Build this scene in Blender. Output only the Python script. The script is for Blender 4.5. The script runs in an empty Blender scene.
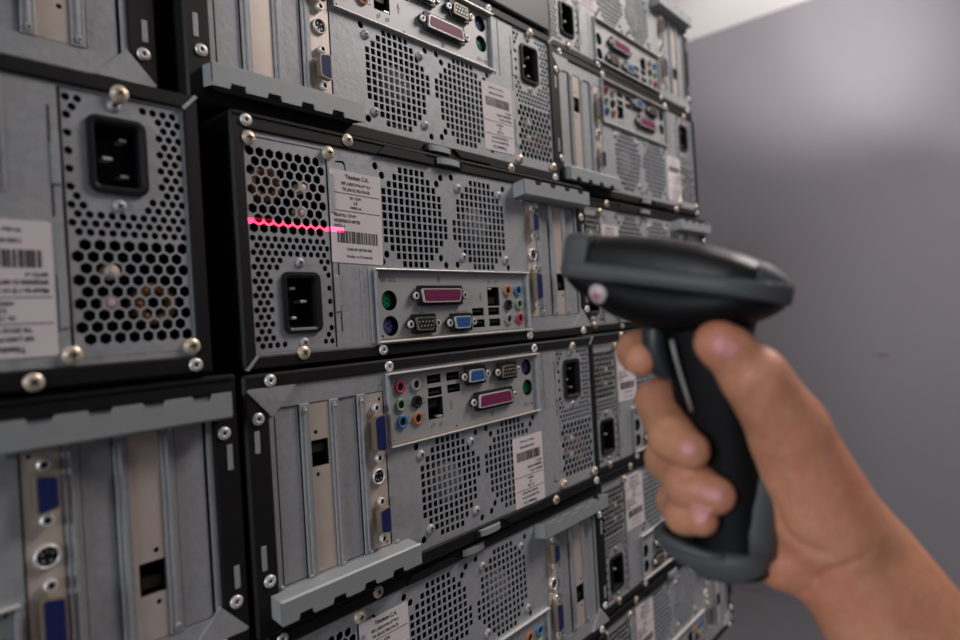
import bpy, bmesh, math, random
import numpy as np
from mathutils import Vector, Matrix
random.seed(7)
K = 0.001                      # everything below is laid out in millimetres
sc = bpy.context.scene
COL = sc.collection

# ------------------------------------------------------------------ view of the camera (solved from the photograph)
RM = np.array([[0.6562025583, 0.0584255236, -0.7523195203],
               [-0.0405790046, 0.9982876139, 0.0421329356],
               [0.7534928977, 0.0028806371, 0.6574497357]])
CAMP = np.array([-336.5908, 50.1573, -321.3881])       # x right along the stack, y down, z into the stack
FPX = 623.83
ORG = Vector((0, 0, 1.25))                              # centre of the middle computer in the room

def room(p):                    # stack coordinates (mm, y down) -> room coordinates (m, z up)
    return Vector((p[0]*K, p[2]*K, -p[1]*K)) + ORG
def held(px, py, depth):        # a point of the held scanner or hand, as mm in the holder's own frame
    return np.array([(px-480)/FPX*depth, (py-320)/FPX*depth, depth])
def hroom(c):
    return room(RM.T @ np.asarray(c, float) + CAMP)

# ------------------------------------------------------------------ materials
def mat(name, col, rough=.5, metal=0., noise=None, bump=None, spec=.5, sss=None, coat=0.):
    m = bpy.data.materials.new(name); m.use_nodes = True
    nt = m.node_tree; b = nt.nodes['Principled BSDF']
    b.inputs['Base Color'].default_value = (*col, 1)
    b.inputs['Roughness'].default_value = rough
    b.inputs['Metallic'].default_value = metal
    b.inputs['Specular IOR Level'].default_value = spec
    b.inputs['Coat Weight'].default_value = coat
    if sss:
        b.inputs['Subsurface Weight'].default_value = sss[0]
        b.inputs['Subsurface Radius'].default_value = sss[1]
        b.inputs['Subsurface Scale'].default_value = sss[2]
    if noise or bump:
        tc = nt.nodes.new('ShaderNodeTexCoord')
    if noise:                   # list of (scale, amount, second colour)
        last = None
        for scale, amt, c2 in noise:
            n = nt.nodes.new('ShaderNodeTexNoise'); n.inputs['Scale'].default_value = scale
            n.inputs['Detail'].default_value = 4
            nt.links.new(tc.outputs['Object'], n.inputs['Vector'])
            r = nt.nodes.new('ShaderNodeMapRange')
            r.inputs['From Min'].default_value = .35; r.inputs['From Max'].default_value = .7
            r.inputs['To Max'].default_value = amt
            nt.links.new(n.outputs['Fac'], r.inputs['Value'])
            x = nt.nodes.new('ShaderNodeMix'); x.data_type = 'RGBA'
            x.inputs[6].default_value = (*col, 1); x.inputs[7].default_value = (*c2, 1)
            if last: nt.links.new(last, x.inputs[6])
            nt.links.new(r.outputs[0], x.inputs[0]); last = x.outputs[2]
        nt.links.new(last, b.inputs['Base Color'])
    if bump:
        n = nt.nodes.new('ShaderNodeTexNoise'); n.inputs['Scale'].default_value = bump[0]; n.inputs['Detail'].default_value = 5
        nt.links.new(tc.outputs['Object'], n.inputs['Vector'])
        u = nt.nodes.new('ShaderNodeBump'); u.inputs['Strength'].default_value = bump[1]; u.inputs['Distance'].default_value = bump[2]
        nt.links.new(n.outputs['Fac'], u.inputs['Height']); nt.links.new(u.outputs[0], b.inputs['Normal'])
    return m

M = {
 'zinc':   mat('galvanised_steel', (.40,.415,.435), .54, .34, [(260,.75,(.275,.29,.31)), (24,.5,(.475,.465,.46)), (9,.5,(.30,.31,.32))], (300,.25,.0007)),
 'zinc2':  mat('dull_zinc_rail', (.33,.35,.355), .55, .3, [(160,.5,(.30,.32,.32))]),
 'black':  mat('black_painted_steel', (.0065,.0062,.0062), .55, 0, [(90,.5,(.010,.0095,.0095))], (700,.2,.0004), .25),
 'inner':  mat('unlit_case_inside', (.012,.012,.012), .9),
 'nickel': mat('nickel_bracket', (.66,.57,.50), .42, .4, [(120,.4,(.55,.46,.40))]),
 'bright': mat('bright_plated_steel', (.74,.72,.69), .38, .45),
 'brassy': mat('yellow_zinc_screw', (.70,.58,.45), .38, .45),
 'io':     mat('io_plate_steel', (.42,.42,.425), .52, .35, [(200,.3,(.43,.43,.43))]),
 'shell':  mat('brown_connector_shell', (.33,.27,.20), .4, .6),
 'magenta':mat('magenta_plastic', (.20,.026,.09), .4, 0, None, None, .22),
 'blue':   mat('blue_plastic', (.03,.11,.30), .4, 0, None, None, .22),
 'navy':   mat('dark_blue_plastic', (.014,.023,.115), .4, 0, None, None, .22),
 'green':  mat('green_plastic', (.01,.30,.13), .4, 0, None, None, .22),
 'violet': mat('violet_plastic', (.13,.12,.40), .4, 0, None, None, .22),
 'orange': mat('orange_plastic', (.42,.18,.08), .4, 0, None, None, .22),
 'lblue':  mat('light_blue_plastic', (.06,.20,.38), .4, 0, None, None, .22),
 'lime':   mat('pale_green_plastic', (.22,.34,.22), .4, 0, None, None, .22),
 'pink':   mat('pink_plastic', (.42,.06,.11), .4, 0, None, None, .22),
 'greyp':  mat('grey_plastic', (.28,.29,.28), .4, 0, None, None, .22),
 'blackp': mat('black_plastic', (.015,.015,.016), .35, 0, None, None, .22),
 'darkp':  mat('charcoal_plastic', (.024,.021,.018), .4, 0, None, None, .22),
 'paper':  mat('label_paper', (.72,.65,.67), .6, 0, [(40,.2,(.64,.58,.60))]),
 'ink':    mat('label_ink', (.045,.035,.04), .6),
 'print':  mat('grey_print', (.20,.20,.20), .6),
 'glue':   mat('beige_capacitor', (.70,.52,.42), .5),
 'coil':   mat('copper_coil', (.30,.13,.05), .4, .2),
 'hub':    mat('grey_fan_hub', (.30,.30,.30), .6),
 'casegrey':mat('plain_dark_grey_plastic', (.040,.040,.044), .5, 0, [(30,.4,(.05,.05,.054))], (900,.2,.0003)),
 'scanblk':mat('scanner_black_plastic', (.0045,.0045,.005), .5, 0, None, (1500,.15,.0002), .16),
 'scantop':mat('scanner_top_plastic', (.011,.0105,.0105), .42, 0, None, (1500,.2,.0002), .3),
 'scangrey':mat('scanner_grey_rubber', (.080,.085,.089), .55, 0, None, (1500,.2,.0002)),
 'trigger':mat('trigger_slate_plastic', (.028,.034,.040), .4, 0, None, None, .3),
 'seam':   mat('scanner_seam_highlight', (.38,.36,.35), .4, .3),  # pale tone stands for the glint along the grip seam
 'glass':  mat('scanner_red_window', (.10,.005,.008), .08, 0, None, None, .6, None, .5),
 'lens':   mat('indicator_lens', (.62,.52,.52), .25),
 'lensred':mat('indicator_red', (.55,.16,.18), .3),
 'skin':   mat('skin', (.66,.285,.165), .46, 0, [(38,.9,(.58,.17,.10)), (150,.4,(.74,.38,.24)), (14,.6,(.60,.33,.19)), (420,.35,(.50,.19,.11))], (420,.45,.0010), .4, (.10,(1,.35,.2),.003)),
 'nail':   mat('nail', (.66,.26,.235), .48, 0, [(120,.5,(.74,.34,.31))], None, .5, (.05,(1,.4,.3),.002)),
 'wall':   mat('grey_wall_paint', (.262,.247,.268), .7, 0, [(3,.3,(.245,.230,.250))], (60,.1,.002)),
 'ceil':   mat('white_ceiling_paint', (.82,.80,.78), .8, 0, None, (40,.1,.002)),
 'floor':  mat('grey_floor', (.19,.188,.205), .6, 0, [(5,.4,(.16,.158,.172))]),
 'wood':   mat('bench_board', (.045,.036,.030), .5, 0, [(9,.6,(.03,.024,.02))]),
 'scuff':  mat('wall_scuff', (.16,.11,.10), .8),
}

# ------------------------------------------------------------------ mesh building
class MB:
    """Collects shapes (in mm: u right, v up, d into the case) and links them as one mesh object."""
    def __init__(s): s.v=[]; s.f=[]; s.m=[]; s.sm=[]; s.mats=[]
    def mi(s, m):
        if m not in s.mats: s.mats.append(m)
        return s.mats.index(m)
    def add(s, vs, fs, m, smooth=False):
        o=len(s.v); s.v+= [tuple(map(float,x)) for x in vs]; k=s.mi(m)
        for f in fs: s.f.append([o+i for i in f]); s.m.append(k); s.sm.append(smooth)
    def box(s, u0,u1,v0,v1,d0,d1, m, bev=0):
        bm=bmesh.new()
        bmesh.ops.create_cube(bm,size=1)
        for w in bm.verts:
            w.co=((u0+u1)/2+w.co.x*(u1-u0),(v0+v1)/2+w.co.y*(v1-v0),(d0+d1)/2+w.co.z*(d1-d0))
        if bev: bmesh.ops.bevel(bm,geom=bm.edges[:],offset=bev,segments=2,affect='EDGES',profile=.5)
        s.bm(bm,m)
    def bm(s,bm,m,smooth=False):
        bm.verts.index_update()
        s.add([w.co for w in bm.verts],[[w.index for w in f.verts] for f in bm.faces],m,smooth); bm.free()
    def prism(s, pts, d0,d1, m, smooth=False):
        n=len(pts); vs=[(p[0],p[1],d0) for p in pts]+[(p[0],p[1],d1) for p in pts]
        fs=[list(range(n)),list(range(2*n-1,n-1,-1))]+[[i,n+i,n+(i+1)%n,(i+1)%n] for i in range(n)]
        s.add(vs,fs,m,smooth)
    def lathe(s, cu,cv, prof, m, seg=20, smooth=True):      # prof: (radius, d) rings round the d axis
        vs=[];fs=[]
        for r,d in prof:
            for i in range(seg):
                a=2*math.pi*i/seg; vs.append((cu+r*math.cos(a),cv+r*math.sin(a),d))
        for j in range(len(prof)-1):
            for i in range(seg):
                a=j*seg+i; b=j*seg+(i+1)%seg; fs.append([a,b,b+seg,a+seg])
        s.add(vs,fs,m,smooth)
    def plate(s, outer, holes, d, thick, m):                # sheet with real holes
        bm=bmesh.new(); loops=[outer]+holes
        for lp in loops:
            vv=[bm.verts.new((p[0],p[1],d)) for p in lp]
            for i in range(len(vv)): bm.edges.new((vv[i],vv[(i+1)%len(vv)]))
        bmesh.ops.triangle_fill(bm,use_beauty=True,use_dissolve=False,edges=bm.edges[:],normal=(0,0,-1))
        s.bm(bm,m)
        for lp in loops:
            n=len(lp); vs=[(p[0],p[1],d) for p in lp]+[(p[0],p[1],d+thick) for p in lp]
            s.add(vs,[[i,(i+1)%n,n+(i+1)%n,n+i] for i in range(n)],m)
    def build(s, name, parent=None, case=True):
        me=bpy.data.meshes.new(name)
        vs=[(a*K,c*K,b*K) for a,b,c in s.v] if case else s.v
        me.from_pydata(vs,[],s.f)
        for m in s.mats: me.materials.append(M[m])
        me.polygons.foreach_set('material_index',s.m); me.polygons.foreach_set('use_smooth',s.sm)
        bm=bmesh.new(); bm.from_mesh(me); bmesh.ops.recalc_face_normals(bm,faces=bm.faces[:]); bm.to_mesh(me); bm.free()
        o=bpy.data.objects.new(name,me); COL.objects.link(o)
        if parent: o.parent=parent
        return o

def circ(u,v,r,n=14,ph=0): return [(u+r*math.cos(2*math.pi*i/n+ph),v+r*math.sin(2*math.pi*i/n+ph)) for i in range(n)]
def rect(u0,u1,v0,v1): return [(u0,v0),(u1,v0),(u1,v1),(u0,v1)]
def rrect(cu,cv,w,h,r,n=4):
    p=[]
    for sx,sy,a0 in((1,1,0),(-1,1,90),(-1,-1,180),(1,-1,270)):
        for i in range(n+1):
            a=math.radians(a0+90*i/n); p.append((cu+sx*(w/2-r)+r*math.cos(a),cv+sy*(h/2-r)+r*math.sin(a)))
    return p
def tag(o,label,cat,group=None,kind=None):
    if label: o['label']=label
    if cat: o['category']=cat
    if group: o['group']=group
    if kind: o['kind']=kind
    return o
def empty(name,loc=(0,0,0)):
    o=bpy.data.objects.new(name,None); COL.objects.link(o); o.location=loc; o.empty_display_size=.02; return o

# ------------------------------------------------------------------ one desktop computer, seen from the back
def text_mesh(mb, txt, u, v, size, d, align='CENTER', wide=1.0, m='ink'):
    cu=bpy.data.curves.new('t','FONT'); cu.body=txt; cu.size=size; cu.offset=.028*size; cu.align_x=align; cu.align_y='CENTER'
    o=bpy.data.objects.new('t',cu); me=bpy.data.meshes.new_from_object(o)
    mb.add([(u+w.co.x*wide,v+w.co.y,d) for w in me.vertices],[list(p.vertices) for p in me.polygons],m)
    bpy.data.objects.remove(o); bpy.data.meshes.remove(me); bpy.data.curves.remove(cu)

def dsub(mb, cu, cv, w, h, face, shell='bright', vertical=False, nuts=None, prot=5, backing='blackp', pins=None, flip=1):
    """D-shaped connector: backing plate, metal shell, coloured face, two hex nuts."""
    def T(p): return [(cu-q[1],cv+q[0]) if vertical else (cu+q[0],cv+q[1]) for q in p]
    k=h*.16
    def dee(w,h): 
        q=[(-w/2,flip*h/2),(-w/2+k,-flip*h/2),(w/2-k,-flip*h/2),(w/2,flip*h/2)]
        out=[]
        for i in range(4):
            a=np.array(q[i-1]);b=np.array(q[i]);c=np.array(q[(i+1)%4]); r=h*.2
            p1=b+(a-b)/np.linalg.norm(a-b)*r; p2=b+(c-b)/np.linalg.norm(c-b)*r
            for t in(0,.33,.67,1): out.append(tuple((1-t)**2*p1+2*t*(1-t)*b+t*t*p2))
        return out
    nd = nuts if nuts else w/2+4.2
    if backing:
        mb.prism(T(rrect(0,0,w+5,h+4.5,1.2)),-.6,1.2,backing)
        mb.prism(T(rrect(0,0,2*nd+6,h*.62,2)),-.3,1.2,backing)
    mb.prism(T(dee(w,h)),-prot,0,shell)
    mb.prism(T(dee(w-1.4,h-1.4)),-prot-.05,-prot+1,face)
    if pins:
        n1,n2=pins
        for j,(n,y) in enumerate(((n1,h*.16),(n2,-h*.16))):
            for i in range(n):
                x=(i-(n-1)/2)*(w-5)/max(n1-1,1)
                mb.prism(T(circ(x,y,.55,6)),-prot-.12,-prot,'blackp' if face!='darkp' else 'bright')
    for s in(-1,1):
        p=T([(s*nd,0)])[0]
        mb.lathe(p[0],p[1],[(2.6,1),(2.6,-1.4),(2.2,-1.9),(1.5,-1.9),(1.45,-.3),(0.01,-.3)],'bright',12,False)
        mb.prism(circ(p[0],p[1],1.42,10),-1.0,-.8,'blackp')

def screw(name,u,v,r,metal,parent):
    mb=MB()
    mb.lathe(u,v,[(r,1.6),(r,-.5),(r*.94,-.8),(r*.76,-.82),(r*.73,-1.15),(r*.62,-1.45),(r*.3,-1.55),(.01,-1.55)],metal,18)
    a=random.uniform(0,1.5)
    for t in(a,a+math.pi/2):
        c,s=math.cos(t),math.sin(t); L=r*.46; w=r*.11
        mb.prism([(u+c*L-s*w,v+s*L+c*w),(u-c*L-s*w,v-s*L+c*w),(u-c*L+s*w,v-s*L-c*w),(u+c*L+s*w,v+s*L-c*w)],-1.62,-1.0,'blackp')
    return mb.build(name,parent)
def rivet(u,v,r,parent):
    mb=MB()
    mb.lathe(u,v,[(r,1.5),(r,-.5),(r*.85,-1.2),(r*.45,-1.5),(r*.33,-1.2),(r*.30,-.2)],'bright',16)
    mb.prism(circ(u,v,r*.32,12),-.5,-.2,'blackp')
    return mb.build('rivet',parent)

UL,UR,VH=-171,181,70.05
def make_pc():
    root=empty('desktop_computer')
    # black shell: deep box with a rolled rim round the recessed back panel
    mb=MB(); D=390
    O=rrect((UL+UR)/2,0,UR-UL,2*VH,2.2,3); O1=rrect((UL+UR)/2,0,UR-UL-2.4,2*VH-2.4,1.6,3)
    I1=rrect(1.75,-1,332.5,124.5,2.2,3); I=rrect(1.75,-1,331,123,1.6,3); n=len(O)
    rings=[(O,D),(O,1.6),(O1,.1),(O1,0),(I1,0),(I,.5),(I,9)]
    vs=[(p[0],p[1],d) for r,d in rings for p in r]
    fs=[[j*n+i,j*n+(i+1)%n,(j+1)*n+(i+1)%n,(j+1)*n+i] for j in range(len(rings)-1) for i in range(n)]
    fs.append([i for i in range(n)])
    mb.add(vs,fs,'black')
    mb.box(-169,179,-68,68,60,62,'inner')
    # pressed step in the rim above the left fan and the lid fold
    mb.prism([(-72,61.4),(-66,67),(-30,67),(-22,61.4)],-1.6,.4,'black')
    mb.box(-169,179,67.6,68.2,-.7,.3,'black')
    mb.build('case_shell',root)

    # galvanised back panel with fan grilles
    holes=[]
    rows={0:(3,7),1:(2,8),2:(1,9),3:(0,10),4:(0,10),5:(0,10),6:(0,11),7:(0,11),8:(0,11),9:(0,10),10:(1,9),11:(2,8),12:(3,7)}
    for side in(0,1):
        for rr,(a,b) in rows.items():
            for c in range(a,b+1):
                u=(-66.8+5.15*c) if side==0 else (56-5.15*c); v=53.6-5.27*rr
                holes.append(rrect(u,v,3.95,4.2,.5,1))
    for u,v in((-1.4,55.3),(-12.5,53.5),(-17,48.6),(-72.7,53.5),(-67.5,48.1),(-71,-8.6),(-67,-3.6),(-11.5,-9.5),(-16.5,-4.5),(0.5,-8.8),(60.5,-9.4),(58.5,53.6)):
        holes.append(circ(u,v,2.5,12))
    holes+= [rect(-77.2,81.6,-59,-14.5), rect(-163.2,-109.6,-61.2,57.6), rect(86,164,-50.5,47.5)]
    holes.append([(-104,52.2),(-98,52.8),(-96.6,51),(-95.8,46),(-97,46),(-98,50.4),(-99.4,51.5),(-104,51)])
    mb=MB()
    mb.plate(rect(-163.6,167,-62.4,60.4),holes,1.5,1.0,'zinc')
    mb.prism([(165.5,-46),(179.5,-61.6),(178,-62.6),(150,-62.2)],-.5,1.5,'zinc')            # corner gusset
    mb.prism([(-170.6,-69.2),(-169,-69.9),(-162.6,-62.8),(-163.8,-61.8)],-.6,1.5,'zinc')      # bright fold at the other corner
    for v0,v1 in((21,34),(-40,-28.3)): mb.box(173.6,176.4,v0,v1,-.45,1,'zinc',.3)
    # seams and pressed ribs beside the power supply
    mb.box(-83.6,-81.2,-61,-13,.9,1.6,'zinc',.2); mb.box(-90,-88.6,-61,-13,1.1,1.6,'zinc',.2)
    mb.box(-109.5,-106.4,20,44,.7,1.6,'zinc',.3); mb.box(-109.5,-106.4,-40,-18,.7,1.6,'zinc',.3)
    mb.box(-106.4,-105.7,-52,-36,1.35,1.6,'blackp'); mb.box(-106.4,-105.7,-18,-4,1.35,1.6,'blackp')
    mb.box(-79.6,84,-61.3,-60.0,-2.6,1.5,'bright',.3); mb.box(-79.6,84,-14.2,-13.2,-1.6,1.5,'bright',.3); mb.box(-78,82,-59.9,-59.1,-.3,2,'shell'); mb.box(-78,82,-14.9,-14.3,.2,2,'shell')  # lips of the io opening, their edge highlight put into the bright colour
    mb.box(82,84,-60,-14,-.9,1.5,'zinc',.3); mb.box(-79.6,-77.6,-60,-14,-.9,1.5,'zinc',.3)
    for a,b in((101.4,107.6),(121.4,127.6),(141.6,147.8)):                                       # ribs between the slots
        mb.box(a,b,-50.5,47.5,.9,2.2,'zinc',.4); mb.box(a+2.2,b-2.2,-49,46,.2,1.6,'zinc',.5)
    for u in(104.5,124.5,144.7): mb.lathe(u,-46.5,[(1.3,.4),(1.1,-.3),(.01,-.5)],'zinc',10)
    mb.build('rear_panel',root)

    # power supply: honeycomb face, socket
    holes=[]
    p=6.05
    for j in range(9):
        for i in range(9):
            u=-159.8+p*i+(p/2 if j%2 else 0); v=49.4-p*.866*j
            if u<-114.0 : holes.append(circ(u,v,2.92,6,math.pi/6))
    p=4.55; j=0
    while True:
        v=1.8-p*.866*j
        if v<-58.9: break
        for i in range(12):
            u=-160.9+p*i+(p/2 if j%2 else 0); dv=abs(v+34); du=abs(u+132.5)
            if u>-113.1 : continue
            if du+.85*max(0,dv-17)<17.2 and dv<27.5: continue
            holes.append(circ(u,v,1.9,6,math.pi/6))
        j+=1
    holes.append(rrect(-132.8,-34,24.5,34.5,4,3))
    mb=MB(); mb.plate(rect(-163,-111.0,-61,57.4),holes,2.0,.9,'zinc')
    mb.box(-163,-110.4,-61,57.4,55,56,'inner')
    mb.box(-111,-109.7,-61,57.4,2.3,2.6,'blackp')
    psu=mb.build('power_supply',root)
    mb=MB()
    n=len(rrect(0,0,1,1,.1,4))
    rings=[(rrect(-132.8,-34,25.5,35.5,4.5),1.9),(rrect(-132.8,-34,25,35,4.3),.2),(rrect(-132.8,-34,21.6,31.4,3),.0),(rrect(-132.8,-34,19,28.5,2),1.0),(rrect(-132.8,-34,18,27.5,2),14)]
    mb.add([(q[0],q[1],d) for r,d in rings for q in r],[[a*n+i,a*n+(i+1)%n,(a+1)*n+(i+1)%n,(a+1)*n+i] for a in range(4) for i in range(n)]+[[4*n+i for i in range(n)]],'blackp')
    for u,v,w,h in((-136.5,-25.6,3.6,1.5),(-129.5,-33.2,4.2,1.5),(-136.5,-42.6,3.2,1.5)):
        mb.box(u-w/2,u+w/2,v-h/2,v+h/2,5,13,'bright',.2)
    mb.build('power_socket',psu)
    for v in(-11,-57.0): screw('screw',-132.5,v,2.9,'io',psu).location=(0,.0022,0)
    for (u,v,r) in((-128,19,3.6),(-127,33,3.2)):
        mb=MB(); mb.lathe(u,v,[(r,9),(r,4.0),(r*.8,2.7),(r*.4,2.2),(.01,2.1)],'glue',14); mb.build('capacitor',psu)
    mb=MB()
    for i in range(14):
        a=2*math.pi*i/14; mb.lathe(-148+8*math.cos(a),34+8*math.sin(a),[(2.6,16),(2.6,8),(1.5,6.8),(.01,6.5)],'coil',8)
    mb.build('coil',psu)

    # cooling fan behind the right grille
    mb=MB(); cu,cv=27.5,22
    mb.lathe(cu,cv,[(33,26),(33,5),(30.5,5),(30.5,26)],'blackp',32)
    mb.lathe(cu,cv,[(14,22),(14,7),(13,6),(.01,6)],'hub',28)
    for i in range(7):
        a=2*math.pi*i/7; b=a+.62
        mb.add([(cu+13*math.cos(a),cv+13*math.sin(a),8),(cu+30*math.cos(a+.2),cv+30*math.sin(a+.2),8),(cu+30*math.cos(b+.2),cv+30*math.sin(b+.2),18),(cu+13*math.cos(b),cv+13*math.sin(b),18)],[[0,1,2,3]],'blackp')
    mb.build('cooling_fan',root)
    for u,v in((5,48),(52.3,47.8),(6.6,-3),(57.1,-3.6)): screw('screw',u,v,3.2,'io',root).location=(0,.0012,0)

    # input and output plate
    holes=[circ(-66.8,v,6.7,20) for v in(-33.9,-50.6)]+[rect(32.6,47.2,-40,-25.2)]
    usb=[(20.6,-44.4),(39.6,-44.4),(20.9,-53.2),(40,-53.2)]
    holes+= [rect(u-6.7,u+6.7,v-3.3,v+3.3) for u,v in usb]
    for u,v in((-75,-17),(-74,-57),(79.4,-17),(79.4,-57),(20,-16.8),(-9.5,-44.5),(-9,-56.8)): holes.append(circ(u,v,.9,8))
    mb=MB(); mb.plate(rect(-77,81.4,-58.8,-14.7),holes,2.2,.5,'io')
    def pr(u0,u1,v0,v1): mb.box(u0,u1,v0,v1,2.08,2.3,'print')
    pr(-73.5,-69.5,-21.5,-19); pr(-68.4,-67.4,-20.6,-20); pr(-66.3,-60.5,-21.6,-19)
    for i in range(3): mb.box(-65.7+i*1.9,-64.3+i*1.9,-20.7,-19.9,2.04,2.3,'io')
    pr(-22,-18.4,-20.6,-18.6); pr(-21.4,-19,-18.4,-17.4); pr(-21,-19.4,-22,-20.8)
    pr(-41.5,-36.5,-43,-42.2); pr(-41,-37,-44.4,-43.4)
    for u in(-5,-3,-1,3,5,7): pr(u,u+1.3,-44.2,-42.4)
    for u,v in((34,-22),(36,-21),(42,-22.5),(44,-21)): pr(u,u+1.2,v-.6,v+2)
    pr(24,25,-36,-29); pr(22.8,26.2,-33,-32.4)
    for u in(51,65.2):
        for v in(-26.5,-37.8,-49.4): pr(u-.8,u+.9,v-.3,v+.5); pr(u-.8,u+.9,v-3.6,v-2.8)
    io=mb.build('io_panel',root)
    for nm,c,v in(('mouse_port','green',-33.9),('keyboard_port','violet',-50.6)):
        mb=MB(); mb.lathe(-66.8,v,[(6.7,2.3),(6.7,9),(.01,9)],'blackp',20)
        mb.lathe(-67.6,v,[(5.2,9),(5.2,5.4),(4.8,5.0),(.01,5.0)],c,20)
        for i in range(6):
            a=2*math.pi*(i+.5)/6; mb.prism(circ(-66.8+2.9*math.cos(a),v+2.9*math.sin(a),.6,6),4.9,5.1,'blackp')
        mb.box(-68,-65.6,v-.7,v+.7,4.9,5.2,'blackp'); mb.build(nm,io)
    mb=MB(); dsub(mb,-21,-31.2,39.5,9.6,'magenta',prot=2.6,nuts=24.4,pins=(13,12)); mb.build('parallel_port',io)
    mb=MB(); dsub(mb,-39,-50.4,17.5,9.0,'darkp','shell',prot=2.6,nuts=12.9,pins=(5,4)); mb.build('serial_port',io)
    mb=MB(); dsub(mb,-1,-51,17.5,8.8,'blue',prot=2.4,nuts=13,pins=(5,5)); mb.build('video_port',io)
    mb=MB(); 
    def socket(mb,u0,u1,v0,v1,d0,dep):
        mb.add([(u,v,d) for d in(d0,d0+dep) for u,v in rect(u0,u1,v0,v1)],[[0,1,5,4],[1,2,6,5],[2,3,7,6],[3,0,4,7],[4,5,6,7]],'blackp')
    socket(mb,32.6,47.2,-40,-25.2,2.3,12); mb.box(33.5,38,-27,-25.8,2.3,6,'bright'); mb.box(35,45,-38,-33,5,12,'darkp'); mb.build('network_port',io)
    for u,v in usb:
        mb=MB(); socket(mb,u-6.7,u+6.7,v-3.3,v+3.3,2.3,12); mb.box(u-5,u+4.6,v+.2,v+1.8,3.2,12,'darkp'); mb.box(u-6.2,u+6.2,v-3.2,v-2.7,2.2,9,'bright'); mb.build('usb_port',io)
    for c,u,v in(('orange',57.5,-28.1),('lblue',71.6,-28.1),('blackp',57.6,-39.4),('lime',72,-39.3),('greyp',57.4,-51),('pink',71.8,-51.1)):
        mb=MB(); mb.lathe(u,v,[(4.4,2.4),(4.4,.9),(4.1,.6),(2.9,.6),(2.6,1.0),(2.5,7),(.01,7)],c,20)
        mb.prism(circ(u,v,2.5,12),1.6,1.8,'blackp'); mb.build('audio_jack',io)

    # slots: two blank covers, a network card, a graphics card
    for a,b in((108,121),(148.2,162.6)):
        mb=MB(); mb.plate(rect(a,b,-50,47),[],2.6,.8,'zinc'); mb.box(a+.4,a+1.2,-49,46,2.2,2.7,'zinc'); mb.box(b+.05,b+.5,-50,47,2.3,2.9,'blackp')
        mb.build('slot_cover',root)
    mb=MB(); holes=[rect(129.5,141.2,-28.5,-13.2),circ(137.5,-33,1.3,10),circ(137.5,-8.6,1.3,10)]
    mb.plate(rect(127.8,141.4,-50,47),holes,2.0,.8,'nickel'); mb.box(141.3,141.8,-50,47,1.9,2.6,'blackp')
    net=mb.build('network_card',root)
    mb=MB(); socket(mb,129.5,141.2,-28.5,-13.2,2.2,12); mb.box(131,139.5,-26,-21,4,10,'darkp'); mb.build('network_port',net)
    mb=MB(); mb.plate(rect(87,101.2,-50,47),[circ(89.6,-45.5,1.2,8),circ(90,45,1,8)],1.9,.8,'nickel'); mb.box(86.2,87,-50,47,1.9,2.5,'blackp'); mb.box(101,101.6,-50,47,1.7,2.5,'blackp')
    gpu=mb.build('graphics_card',root)
    mb=MB(); dsub(mb,94.5,-25,23.5,8.8,'navy','shell',True,15.8,4.2,None,(8,8)); mb.build('dvi_port',gpu)
    mb=MB(); mb.lathe(94.3,2.5,[(4.9,2),(4.9,.2),(4.3,-.2),(3.9,1),(3.9,8),(.01,8)],'bright',18); mb.prism(circ(94.3,2.5,4.0,14),1.2,1.6,'blackp')
    for a in(.6,1.5,2.5,4,5.3): mb.prism(circ(94.3+2.2*math.cos(a),2.5+2.2*math.sin(a),.5,6),1.0,1.2,'bright')
    mb.build('video_jack',gpu)
    mb=MB(); dsub(mb,94.6,29.5,16.5,8.6,'navy','shell',True,11.6,4.2,None,(5,5)); mb.build('vga_port',gpu)

    # bent slot rail with notched lip
    mb=MB()
    lip=[(72.5,50),(172.5,50),(172.5,62)]
    for c in(158,136,114,92): lip+= [(c+5,62),(c+4,58.8),(c-4,58.8),(c-5,62)]
    lip+= [(72.5,62)]
    mb.plate(lip,[],-10.5,1.2,'zinc2')
    mb.add([(72.5,50,-9.3),(172.5,50,-9.3),(172.5,48.2,1.6),(72.5,48.2,1.6)],[[0,1,2,3]],'zinc2')
    mb.add([(72.5,50,-10.5),(172.5,50,-10.5),(172.5,48.9,-9.6),(72.5,48.9,-9.6)],[[0,1,2,3]],'zinc2')
    for u in(72.5,172.5): mb.add([(u,50,-10.5),(u,62,-10.5),(u,60,1.5),(u,48.2,1.6)],[[0,1,2,3]],'zinc2')
    for u in(82,103,124,146,165): mb.lathe(u,47.2,[(1.4,1.7),(1.2,.6),(.01,.3)],'zinc',10)
    mb.build('slot_rail',root)

    # latch tab in the rim
    mb=MB(); N=8
    for i in range(N):
        u0=-18+24*i/N; u1=-18+24*(i+1)/N
        d=lambda u: -1.2-2.6*math.sin(math.pi*min(1,max(0,(u+18)/24)))**.5
        mb.add([(u0,62.8,d(u0)),(u1,62.8,d(u1)),(u1,67,d(u1)),(u0,67,d(u0)),(u0,62.8,0),(u1,62.8,0),(u1,67,0),(u0,67,0)],[[0,1,2,3],[0,1,5,4],[3,2,6,7]],'zinc2')
    mb.box(6,8.5,62.8,67,-2,.5,'blackp'); mb.build('latch',root)

    for u,v in((-160.9,55.6),(-94.9,65.9),(-109.5,55.7),(-134.5,-62.8)): screw('screw',u,v,3.9,'brassy',root)
    for u,v in((-162,65),(-76.2,-65.6),(81.6,-65.6),(165.5,-66.0),(173.8,-46.4),(172.6,40.3)): rivet(u,v,3.4,root)

    # asset label
    mb=MB()
    mb.prism(rrect(0,0,39.5,57,1.2,3),-.3,0,'paper')
    t=-.42
    text_mesh(mb,'Titanium C.A.',1,25,3.6,t,wide=.9)
    text_mesh(mb,'RIF: J-00313841-0994-4',0,20.6,2.6,t,wide=.9)
    text_mesh(mb,'Tlf: (0212) 702-284-75',0,17,2.6,t,wide=.9)
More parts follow.
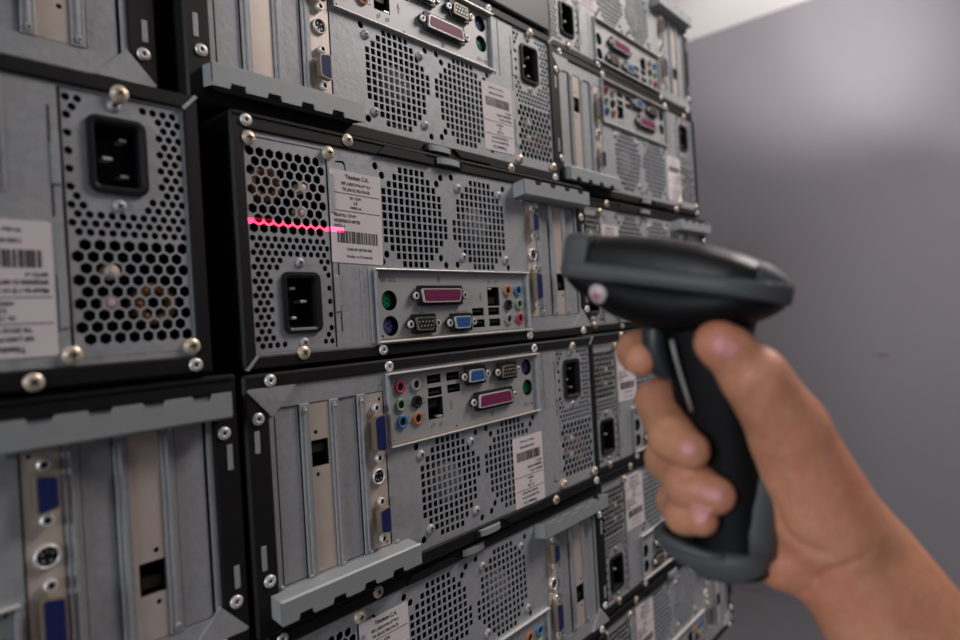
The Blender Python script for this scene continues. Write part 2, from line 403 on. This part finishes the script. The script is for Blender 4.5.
    mb.box(-18.5,18.5,14.3,14.7,t,-.3,'ink')
    text_mesh(mb,'N: 1234',-1,12,2.6,t); text_mesh(mb,'2.0',-1,9,2.6,t); text_mesh(mb,'10000 ml',-1,6,2.3,t)
    mb.box(-18.5,18.5,3.4,3.8,t,-.3,'ink')
    text_mesh(mb,'Modelo / Serie',-17.5,.8,3.0,t,'LEFT',.95)
    text_mesh(mb,'MXJ0500-D-40820',-17.5,-2.8,2.7,t,'LEFT',.95)
    text_mesh(mb,'00821-4',-17.5,-6,2.4,t,'LEFT')
    rb=random.Random(3); u=-15.5
    while u<16:
        w=rb.choice((.35,.35,.7,.7,1.05)); mb.box(u,u+w,-16.2,-8.8,t,-.3,'ink'); u+=w+rb.choice((.35,.35,.6,.8))
    text_mesh(mb,'1245-08-20904-001',1,-20,2.5,t); text_mesh(mb,'Hecho en Venezuela',1,-24.4,2.5,t,wide=.95)
    lab=mb.build('asset_label',root)
    return root

def copy_tree(o,parent=None):
    c=o.copy(); COL.objects.link(c)
    if parent: c.parent=parent
    for ch in list(o.children): copy_tree(ch,c)
    return c

PX,PY=356.178,142.2
#  column, row, flipped, dx, dz, label centre, label text
cells=[
 ( 0, 0,0,  0.0,-10.4,1.2,(-90,18,-1.5),'black computer case in the middle, struck by the red laser line left of its label'),
 ( 0, 1,1,  7.4,-12.7,1,(-61.5,33,0),'black computer case directly below the one lit by the red laser line'),
 ( 0,-1,1, -3.4,  6.4,-1,(-83,25,1),'black computer case directly above the one lit by the red laser line'),
 ( 0, 2,0,  4.0, -9.3,-1,(-90,22,0),'black computer case second below the laser-lit one, cut by the bottom edge of the photo'),
 (-1,-1,0,-20.0, 15.0,0,(-90,20,0),'black computer case at the top left corner, showing its slot covers'),
 (-1, 0,1, -3.1,-11.9,0,(-85,27,0),'blurred black computer case at the left edge, its power socket beside the laser-lit case'),
 (-1, 1,0, -0.9,-10.9,-0.6,(-90,20,0),'black computer case at the lower left, its slot rail along the top and blue ports'),
 ( 1,-2,0, -4.9, 19.6,-1.2,(-89,22,0),'black computer case topmost of the far right column by the grey wall'),
 ( 1,-1,1, -0.9, 14.2,0.2,(-96,26,0),'black computer case second from the top of the far right column'),
 ( 1, 0,0, -0.1, 11.0,1.6,(-90,15,0),'black computer case mostly hidden behind the head of the scanner'),
 ( 1, 1,0, -1.1,  1.7,1.1,(-86,25,0),'black computer case behind the index and middle fingers of the hand'),
 ( 1, 2,0,  2.9,  2.3,-0.9,(-87,28,0),'black computer case behind the foot of the scanner grip, white label near the ring finger'),
 ( 1, 3,0,  2.0,  4.0,0,(-75,27,0),'black computer case at the bottom right below the scanner grip'),
]
hidden=[(0,3,0,0,-8,0),(-1,2,1,0,-9,0),(-1,3,0,0,-8,0)]
proto=make_pc(); first=True
for c in cells+[h+((-90,20,0),None) for h in hidden]:
    col,row,fl,dx,dz,dy,lc,label=c
    o=proto if first else copy_tree(proto)
    first=False
    if label is None: label={(0,3):'black computer case lowest in the middle column, just entering the bottom edge',(-1,2):'black computer case second from the bottom of the left column',(-1,3):'black computer case at the very bottom of the left column on the bench'}[(col,row)]
    tag(o,label,'computer','desktop computers stacked back side out')
    o.location=room((col*PX+dx,row*PY+dy,dz)); o.rotation_euler=(0,math.pi if fl else 0,0)
    for ch in o.children:
        if ch.name.split('.')[0]=='asset_label':
            ch.location=(lc[0]*K,1.45*K,lc[1]*K); ch.rotation_euler=(0,math.radians(-lc[2]),0)

# plain turned case on top of the middle column
root=empty('turned_computer',room((-8,-2*PY-.6,4))); tag(root,'plain smooth dark grey computer front on top of the middle column','computer')
mb=MB(); mb.box(-172,170,-70.4,70.4,4,390,'black',1.5); mb.build('case_shell',root)
mb=MB(); mb.box(-170,168,-69.5,69.5,0,4,'casegrey',1.5); mb.build('front_bezel',root)
mb=MB(); mb.lathe(98,-48,[(4,0),(4,-1),(3.4,-1.6),(.01,-1.7)],'greyp',18); mb.build('power_button',root)

# ------------------------------------------------------------------ bench under the stack
zt=room((0,3*PY+VH,0)).z-.0004
root=empty('workbench',(0.0,.2,0)); tag(root,'dark wooden workbench under the stack of computers','bench')
def wbox(name,x0,x1,y0,y1,z0,z1,m,parent=None,bev=0):
    mb=MB(); mb.box(x0,x1,y0,y1,z0,z1,m,bev)
    o=mb.build(name,None,case=False)
    if parent:
        o.parent=parent; o.matrix_parent_inverse=Matrix.Translation(-Vector(parent.location))
    return o
wbox('bench_top',-.62,.50,.03,.46,zt-.04,zt,'wood',root,.004)
for x in(-.58,.44):
    for y in(.05,.38): wbox('leg',x,x+.05,y,y+.05,0,zt-.04,'wood',root,.003)

# ------------------------------------------------------------------ room
XW=2.3; HC=room((0,0,0)).z-.050+1.128
def S(o): o['kind']='structure'; return o
S(wbox('floor',-3.2,XW+.1,-3.4,.95,-.1,0,'floor'))
S(wbox('wall_right',XW,XW+.1,-3.4,.95,0,HC,'wall'))
S(wbox('wall_back',-3.2,XW,.85,.95,0,HC,'wall'))
S(wbox('ceiling',-3.2,XW+.1,-3.4,.95,HC,HC+.1,'ceil'))
d=RM.T@np.array([(883-480)/FPX,(355-320)/FPX,1.]); p=room(CAMP+d*((XW/K-CAMP[0])/d[0]))
wbox('scuff',XW-.0012,XW,p.y-.018,p.y+.018,p.z-.003,p.z+.003,'scuff',bpy.data.objects['wall_right'])

# ------------------------------------------------------------------ barcode scanner, built in the holder's frame (mm)
def obj_held(name,vs,fs,m,parent=None,smooth=True,mats=None):
    me=bpy.data.meshes.new(name); me.from_pydata([hroom(v) for v in vs],[],fs)
    me.materials.append(M[m])
    bm=bmesh.new(); bm.from_mesh(me); bmesh.ops.recalc_face_normals(bm,faces=bm.faces[:]); bm.to_mesh(me); bm.free()
    me.polygons.foreach_set('use_smooth',[smooth]*len(me.polygons))
    o=bpy.data.objects.new(name,me); COL.objects.link(o)
    if parent:
        o.parent=parent; o.matrix_parent_inverse=Matrix.Translation(-Vector(parent.location))
    return o
def loft(rings,cap=True):
    n=len(rings[0]); vs=[p for r in rings for p in r]
    fs=[[j*n+i,j*n+(i+1)%n,(j+1)*n+(i+1)%n,(j+1)*n+i] for j in range(len(rings)-1) for i in range(n)]
    if cap: fs+= [list(range(n)),[(len(rings)-1)*n+i for i in range(n)]]
    return vs,fs
nrm=lambda v: v/np.linalg.norm(v)
TH=math.radians(33)
FW=nrm(np.array([-math.cos(TH),-.150,math.sin(TH)]))       # towards the nose
UPV=nrm(np.array([0,-1.,0])-FW*np.dot(FW,[0,-1.,0])); SD=np.cross(UPV,FW); SD=SD if SD[2]<0 else -SD   # SD points to the viewer
HO=held(674.5,282.5,254)                                         # a point on the middle of the grey band
def hp(s,c,u): return HO+FW*s*.965+SD*c+UPV*u                     # s forward, c to the near side, u up
scan=empty('barcode_scanner',hroom(held(715,575,250)))
tag(scan,'black and grey handheld barcode scanner held in the hand, pointing at the computers','scanner')
# plan half width along the axis (s from the rear to the nose)
SS=[-45,-43.5,-40,-34,-26,-14,0,14,28,36,41,42]
HWD=[5,11,16.5,21,24,25.5,25.5,25,24,23.3,22.6,21.5]
hw=lambda s: float(np.interp(s,SS,HWD))
def sect(s,zb,zt,k,inset=0,n=28,e=.55):                     # closed superellipse section between heights zb and zt
    w=(hw(s)-inset)*k; zc=(zb+zt)/2; hh=(zt-zb)/2; out=[]
    for i in range(n):
        a=2*math.pi*i/n; ca,sa=math.cos(a),math.sin(a)
        out.append(hp(s,math.copysign(abs(ca)**e,ca)*w, zc+math.copysign(abs(sa)**e,sa)*hh))
    return out
top=lambda s: float(np.interp(s,[-45,-42,-36,-28,-14,5,22,32,42],[3.5,7,10.5,13.2,15.8,17.0,16.6,15.6,14.6]))
# band
vs,fs=loft([sect(s,-3.6-.4*(s>20),4.4,1,-.9,e=.35) for s in np.linspace(-45.6,41,26).clip(-45,41)]); 
obj_held('grey_band',vs,fs,'scangrey',scan)
# nose collar and rear cap
vs,fs=loft([sect(s,zb,zt,1,-.6,e=.32) for s,zb,zt in((31,-4,15.6),(31.5,-4,16.4),(37,-4.2,15.9),(41,-4.2,15.6),(42.2,-3.6,14.8))]); obj_held('nose_collar',vs,fs,'scangrey',scan)
vs,fs=loft([sect(s,-2,top(s)+.3,1,1.2,e=.5) for s in(-45,-44.2,-43,-41,-38,-35.5,-35)]); obj_held('rear_cap',vs,fs,'scangrey',scan)
# top cover
vs,fs=loft([sect(s,-8,top(s),.97,.3,e=.66) for s in np.linspace(-36,32,24)]); obj_held('top_cover',vs,fs,'scantop',scan)
# window
vs,fs=loft([sect(s,-1.5,12.5,.86,.5,e=.35) for s in(40,42.7)]); obj_held('scan_window',vs,fs,'glass',scan)
# lower body, tapering into the neck
low=lambda s: float(np.interp(s,[-44,-38,-30,-20,-5,10,22,32,38,41],[-4,-9.5,-13,-17,-21,-20,-17,-12.5,-9,-6]))
vs,fs=loft([sect(s,low(s),3,.96,1.2,e=.8) for s in np.linspace(-43,40.5,26)]); obj_held('lower_body',vs,fs,'scanblk',scan)
# indicator on the lower nose
c=hp(24,20.8,-8.3); ax=nrm(SD*.9-UPV*.45+FW*.1); e1=nrm(np.cross(ax,UPV)); e2=np.cross(ax,e1)
def dome(c,ax,r,h,n=20,m=6):
    e1=nrm(np.cross(ax,UPV)); e2=np.cross(ax,e1); R_=[]
    for j in range(m):
        t=j/(m-1)*math.pi/2*.98; R_.append([c+ax*h*math.sin(t)+(e1*math.cos(2*math.pi*i/n)+e2*math.sin(2*math.pi*i/n))*r*math.cos(t) for i in range(n)])
    return loft(R_)
vs,fs=dome(c,ax,4.4,2.6); ind=obj_held('indicator_lens',vs,fs,'lens',scan)
vs,fs=dome(c+ax*1.9,ax,1.9,1.1); obj_held('indicator_light',vs,fs,'lensred',scan)

def tube(pts,r,n=8):
    R_=[]
    for i,p in enumerate(pts):
        t=nrm(pts[min(i+1,len(pts)-1)]-pts[max(i-1,0)]); a=nrm(np.cross(t,[0.1,0,1.])); b=np.cross(t,a)
        R_.append([p+(a*math.cos(2*math.pi*k/n)+b*math.sin(2*math.pi*k/n))*(r[i] if hasattr(r,'__len__') else r) for k in range(n)])
    return loft(R_)
# handle: sections (left px, right px, y px, half thickness) about a mid depth
def hsec(xl,xr,y,b,dep=250,n=28,e=.75,tilt=0):
    L_=held(xl,y,dep); R_=held(xr,y+tilt,dep); c=(L_+R_)/2; a=np.linalg.norm(R_-L_)/2
    f=nrm(np.array([FW[0],0,FW[2]])); s=nrm(np.array([SD[0],0,SD[2]]))
    # width seen = a*cos + b*sin ; solve the depth half size along f
    aa=max((a-b*abs(s[0])*.55)/abs(f[0]),b*.7)
    out=[]
    for i in range(n):
        t=2*math.pi*i/n; ca,sa=math.cos(t),math.sin(t)
        p=c+f*aa*math.copysign(abs(ca)**e,ca)+s*b*math.copysign(abs(sa)**e,sa)
        out.append(p)
    return out
HS=[(648,764,306,17),(655,757,322,16),(663,752,345,15.5),(667,754,370,15),(672,758,400,14.5),(678,763,430,14.2),(684,767,460,14),(689,770,490,14),(692,771,520,14.2),(690,772,548,14.6),(688,772,566,14.8)]
vs,fs=loft([hsec(a,b,y,t) for a,b,y,t in HS]); obj_held('handle',vs,fs,'scanblk',scan)
# grey boot: flared foot, hooked forwards, with a strip up the back
BT=[(663,770,541,15.6),(660,770.5,544,16),(659,771,548,16.2),(664,770,554,16),(674,769,561,15.6),(688,765,567,14.8),(702,759,571,13.6),(716,750,573,11)]
rings=[hsec(a,b,y,t) for a,b,y,t in BT]
vs,fs=loft(rings); obj_held('grip_foot',vs,fs,'scangrey',scan)
rim=rings[1]; c0=sum(rim)/len(rim)
rim=sorted([p for p in rim if p[0]/p[2]<(734-480)/FPX],key=lambda p: math.atan2(*( [np.dot(p-c0,SD),np.dot(p-c0,FW)] )))
RIM=[p+np.array([0,-.6-2.4*max(0,min(1,(700-480-p[0]/p[2]*FPX)/45)),0]) for p in rim]
BS=[(757,768,440,9.6),(749,769.5,456,13),(742,770,474,15),(735,770.5,496,16.2),(729,771,522,16.6),(725,771,548,16.8)]
vs,fs=loft([hsec(a,b,y,t) for a,b,y,t in BS]); obj_held('grip_back',vs,fs,'scangrey',scan)
# trigger
vs,fs=loft([hsec(a,b,y,t,252) for a,b,y,t in((648,668,318,6.5),(646.5,664,332,6.8),(648,663,346,6.8),(651,665,360,6.8),(655,670,372,6.2),(661,676,378,5))]); obj_held('trigger',vs,fs,'trigger',scan)
vs,fs=tube(RIM,[.5+2.4*math.sin(math.pi*(i+.5)/len(RIM))**.6 for i in range(len(RIM))],12); obj_held('foot_rim',vs,fs,'scangrey',scan)
# highlight on the near seam edge of the grip, put in as a pale tube
SEAM_DEPTH=[(671.5,340,237),(675,355,237),(680,373,237.4),(686,392,237.8),(692,411,238.2)]
vs,fs=tube([held(*q) for q in SEAM_DEPTH],.75); obj_held('seam_highlight',vs,fs,'seam',scan)

# ------------------------------------------------------------------ right hand and forearm: one continuous skin
def sd_cone(P,a,b,ra,rb):
    a=np.asarray(a,np.float32); b=np.asarray(b,np.float32); ab=b-a
    t=np.clip(((P-a)@ab)/max(ab@ab,1e-9),0,1)
    d=P-a-t[...,None]*ab
    return np.sqrt((d*d).sum(-1))-(ra+(rb-ra)*t)
def smin(a,b,k):
    h=np.clip(.5+.5*(b-a)/k,0,1); return b+(a-b)*h-k*h*(1-h)
H=held
FING={   # knuckle, middle joint, end joint, tip : (x, y, depth, radius)
 'index':[(740,376,276,11),(664,342,277,9.2),(637,351,264,8.2),(641,359,253,7.2)],
 'middle':[(738,414,279,11),(659,402,266,9.6),(672,437,242,8.8),(690,450,232.5,7.4)],
 'ring':[(740,455,279,11),(669,458,264,9.6),(690,484,241,9.2),(716,495,233,7.2)],
 'little':[(748,497,275,10),(676,501,260,7.6),(684,515,244,7.1),(702,520,236,6.1)],
}
THUMB=[(842,528,250,18),(785,431,236,13.2),(755,378,228,10.2),(716,342,230,7.9)]
def hand_sdf(P):
    palm=None
    wrist=H(868,578,250)
    def add(d,k=9):
        nonlocal palm
        palm=d if palm is None else smin(palm,d,k)
    for f,(mx,my,md,mr) in ((n,q[0]) for n,q in FING.items()):
        add(sd_cone(P,H(822+.25*(mx-745),my*.35+.65*560+2,264),H(mx,my,md),12,mr),9)
    # thenar pad, hypothenar heel
    add(sd_cone(P,H(826,530,244),H(788,442,239),19.5,13.5),10)
    add(sd_cone(P,H(806,505,244),H(786,438,241),17,13.5),8)
    add(sd_cone(P,H(782,563,247),H(792,520,262),10.5,10),6)
    add(sd_cone(P,H(846,562,250),H(806,562,252),16.5,11),8)
    # wrist and forearm, flattened by two side-by-side cones
    add(sd_cone(P,H(846,586,243),H(1032,886,231),16.5,25),9)
    add(sd_cone(P,H(869,551,252),H(1100,859,256),17,25),9)
    add(sd_cone(P,H(872,592,247),H(1066,872,243),17,27),9)
    hand=palm
    # thumb
    t=None
    for (a,b) in zip(THUMB[:-1],THUMB[1:]):
        d=sd_cone(P,H(*a[:3]),H(*b[:3]),a[3],b[3]); t=d if t is None else smin(t,d,4)
    t=smin(t,sd_cone(P,H(753,377,229),H(785,419,234.5),10.2,12.4),6)
    t=smin(t,sd_cone(P,H(732,350,226.5),H(722,346,227),8.8,8.6),3)
    hand=smin(hand,t,6)
    for n,q in FING.items():
        d=None
        for a,b in zip(q[:-1],q[1:]):
            e=sd_cone(P,H(*a[:3]),H(*b[:3]),a[3],b[3]); d=e if d is None else smin(d,e,3)
        # finger pulp swelling
        dk=np.minimum(hand,d)
        near=np.clip((sd_cone(P,H(*q[0][:3]),H(*q[0][:3]),0,0)-8)/22,0,1)     # blend only round the knuckle
        hand=np.where(near<1, near*dk+(1-near)*smin(hand,d,6), dk)
    for cr,rad in CREASES:
        for a,b in zip(cr[:-1],cr[1:]):
            hand=-smin(-hand,sd_cone(P,a,b,rad,rad),2.2)
    return hand
CREASES=[]
def make_hand():
    import openvdb
    res=1.25
    lo=np.array([48,-12,198.]); hi=np.array([290,262,300.])
    n=((hi-lo)/res).astype(int)
    gx=[lo[i]+res*np.arange(n[i],dtype=np.float32) for i in range(3)]
    arr=np.empty(tuple(n),np.float32)
    for i in range(0,n[0],16):
        P=np.stack(np.meshgrid(gx[0][i:i+16],gx[1],gx[2],indexing='ij'),-1).astype(np.float32)
        arr[i:i+16]=hand_sdf(P)
    arr=np.clip(arr,-6,6)
    arr[0]=arr[-1]=6; arr[:,0]=arr[:,-1]=6; arr[:,:,0]=arr[:,:,-1]=6
    g=openvdb.FloatGrid(6.0); g.copyFromArray(arr)
    pts,tris,quads=g.convertToPolygons(0.0)
    pts=pts*res+lo
    me=bpy.data.meshes.new('hand'); me.from_pydata([hroom(p) for p in pts],[],[list(map(int,q)) for q in quads])
    me.materials.append(M['skin'])
    bm=bmesh.new(); bm.from_mesh(me)
    for _ in range(3): bmesh.ops.smooth_vert(bm,verts=bm.verts[:],factor=.5,use_axis_x=True,use_axis_y=True,use_axis_z=True)
    bmesh.ops.recalc_face_normals(bm,faces=bm.faces[:]); bm.to_mesh(me); bm.free()
    me.polygons.foreach_set('use_smooth',[True]*len(me.polygons))
    o=bpy.data.objects.new('hand',me); COL.objects.link(o)
    return o
def f1(p): return float(hand_sdf(np.asarray(p,np.float32)[None])[0])
def grad(p):
    e=.4; return nrm(np.array([f1(p+np.eye(3)[i]*e)-f1(p-np.eye(3)[i]*e) for i in range(3)]))
def on_skin(px,py):
    d=nrm(held(px,py,1.)); s=200.
    for _ in range(80):
        v=f1(d*s)
        if v<.02: break
        s+=v*.8
    return d*s
# folds of the palm, wrist and thumb joint
folds=[([(772,500),(780,522),(790,537),(808,549),(832,556)],.9),([(806,592),(816,580),(830,571),(850,565),(872,552)],.7),
       ([(752,412),(758,402),(762,392)],.6),([(748,404),(753,395),(757,386)],.5),([(779,446),(775,462),(778,482)],.6),
       ([(655,420),(664,428),(672,424)],.5),([(672,474),(682,480),(690,474)],.5)]
CREASES=[([on_skin(*q) for q in pts],r) for pts,r in folds]
hand=make_hand()
tag(hand,'bare right hand and forearm of a person gripping the barcode scanner','person')
for px,py,(dx,dy),L_,W_ in((723,346,(-.86,-.55),13.5,12.2),(688,448,(.86,.42),11.5,9.8),(714,494.5,(.95,.22),12,9.4),(700,519.5,(.95,.26),9.5,7.2)):
    c=on_skin(px,py); nv=grad(c); ax=np.array([dx,dy,0.]); ax=nrm(ax-nv*np.dot(ax,nv)); bx=np.cross(nv,ax)
    na,nb=13,11; vs=[];fs=[]
    for i in range(na):
        for j in range(nb):
            a=-1+2*i/(na-1); b=-1+2*j/(nb-1)
            q=1-.22*b**4; r=1-.22*a**4            # square to rounded nail outline
            p=c+ax*a*q*L_/2+bx*b*r*W_/2+nv*3
            for _ in range(6): p=p-grad(p)*f1(p)*.9
            edge=max(abs(a),abs(b)); lift=.16+.34*(1-edge**6)-.4*(edge>.99)
            vs.append(p+grad(p)*lift)
    for i in range(na-1):
        for j in range(nb-1): fs.append([i*nb+j,i*nb+j+1,(i+1)*nb+j+1,(i+1)*nb+j])
    obj_held('fingernail',vs,fs,'nail',hand)

# ------------------------------------------------------------------ lights
LAMP,WIN,PATCH,CEILP,SKY=25,37,240,140,.032
def stack_pt(u,v,d=0): return room((u,-v,d))
# laser of the scanner: a thin fan of red light leaving the window
lp=hroom(hp(44.5,4,5))
a=stack_pt(-163,9.6,-9); b=stack_pt(-101,8.6,-9); mid=(a+b)/2
ld=bpy.data.lights.new('laser','SPOT'); ld.energy=1.0; ld.color=(1,1,1); ld.shadow_soft_size=.0002
ld.spot_size=math.radians(60); ld.spot_blend=0
lo=bpy.data.objects.new('laser',ld); COL.objects.link(lo); lo.location=lp
zax=(lp-mid).normalized(); xax=(b-a); xax=(xax-zax*xax.dot(zax)).normalized(); yax=zax.cross(xax)
mw=Matrix((xax,yax,zax)).transposed().to_4x4(); mw.translation=lp; lo.matrix_world=mw
L1=mw.inverted()@a; L2=mw.inverted()@b
x0,x1=sorted((L1.x/-L1.z,L2.x/-L2.z)); ybase=(L1.y/-L1.z+L2.y/-L2.z)/2
ld.use_nodes=True; nt=ld.node_tree; em=nt.nodes['Emission']; em.inputs['Color'].default_value=(1,.004,.035,1)
tc=nt.nodes.new('ShaderNodeTexCoord'); sp=nt.nodes.new('ShaderNodeSeparateXYZ'); nt.links.new(tc.outputs['Normal'],sp.inputs[0])
def mth(op,a_,b_=None):
    n=nt.nodes.new('ShaderNodeMath'); n.operation=op
    for i,x in enumerate((a_,b_)):
        if x is None: continue
        if isinstance(x,(int,float)): n.inputs[i].default_value=x
        else: nt.links.new(x,n.inputs[i])
    return n.outputs[0]
az=mth('ABSOLUTE',sp.outputs[2]); xx=mth('DIVIDE',sp.outputs[0],az); yy=mth('DIVIDE',sp.outputs[1],az)
inx=mth('MULTIPLY',mth('GREATER_THAN',xx,x0),mth('LESS_THAN',xx,x1))
iny=mth('LESS_THAN',mth('ABSOLUTE',mth('SUBTRACT',yy,ybase)),.0078)
LASER=24
nt.links.new(mth('MULTIPLY',mth('MULTIPLY',inx,iny),LASER),em.inputs['Strength'])

def area(name,loc,aim,size,size_y,power,col):
    l=bpy.data.lights.new(name,'AREA'); l.shape='RECTANGLE'; l.size=size; l.size_y=size_y; l.energy=power; l.color=col
    o=bpy.data.objects.new(name,l); COL.objects.link(o); o.location=loc
    o.rotation_euler=(Vector(aim)-Vector(loc)).to_track_quat('-Z','Y').to_euler(); return o
def spot(name,loc,aim,ang,blend,power,col,soft):
    l=bpy.data.lights.new(name,'SPOT'); l.spot_size=math.radians(ang); l.spot_blend=blend; l.energy=power; l.color=col; l.shadow_soft_size=soft
    o=bpy.data.objects.new(name,l); COL.objects.link(o); o.location=loc
    o.rotation_euler=(Vector(aim)-Vector(loc)).to_track_quat('-Z','Y').to_euler(); return o
# ceiling lamp just in front of the stack
area('ceiling_lamp',(.98,-.62,HC-.04),(.92,-.45,0),.7,.5,LAMP,(1,.91,.87))
# daylight from the left, and a shaft of it on the far upper wall
area('window_daylight',(-2.9,-.52,1.70),(.3,-.15,1.25),.8,.6,WIN,(.90,.94,1))
spot('daylight_patch',(-.6,-2.4,1.35),(XW,-.46,2.20),21,.42,PATCH,(1,.97,.96),.04)
spot('ceiling_fill',(1.3,-.6,1.2),(2.25,.35,HC),42,1,CEILP,(1,.95,.92),.1)  # added uplight without a real source, brightens the ceiling by the far wall
w=bpy.data.worlds.new('world'); sc.world=w; w.use_nodes=True
w.node_tree.nodes['Background'].inputs[0].default_value=(.80,.85,1,1); w.node_tree.nodes['Background'].inputs[1].default_value=SKY

# ------------------------------------------------------------------ camera
cd=bpy.data.cameras.new('camera'); cam=bpy.data.objects.new('camera',cd); COL.objects.link(cam)
cd.sensor_width=36; cd.lens=FPX*36/960; cd.clip_start=.005; cd.clip_end=50
def dirw(v): return Vector((v[0],v[2],-v[1]))
r_,d_,f_=dirw(RM[0]),dirw(RM[1]),dirw(RM[2])
m4=Matrix((r_,-d_,-f_)).transposed().to_4x4(); m4.translation=room(CAMP); cam.matrix_world=m4
cd.dof.use_dof=True; cd.dof.focus_distance=.415; cd.dof.aperture_fstop=4.5
sc.camera=cam
vs_=sc.view_settings; vs_.view_transform='Standard'; vs_.look='None'; vs_.gamma=1; vs_.exposure=0; vs_.use_curve_mapping=False
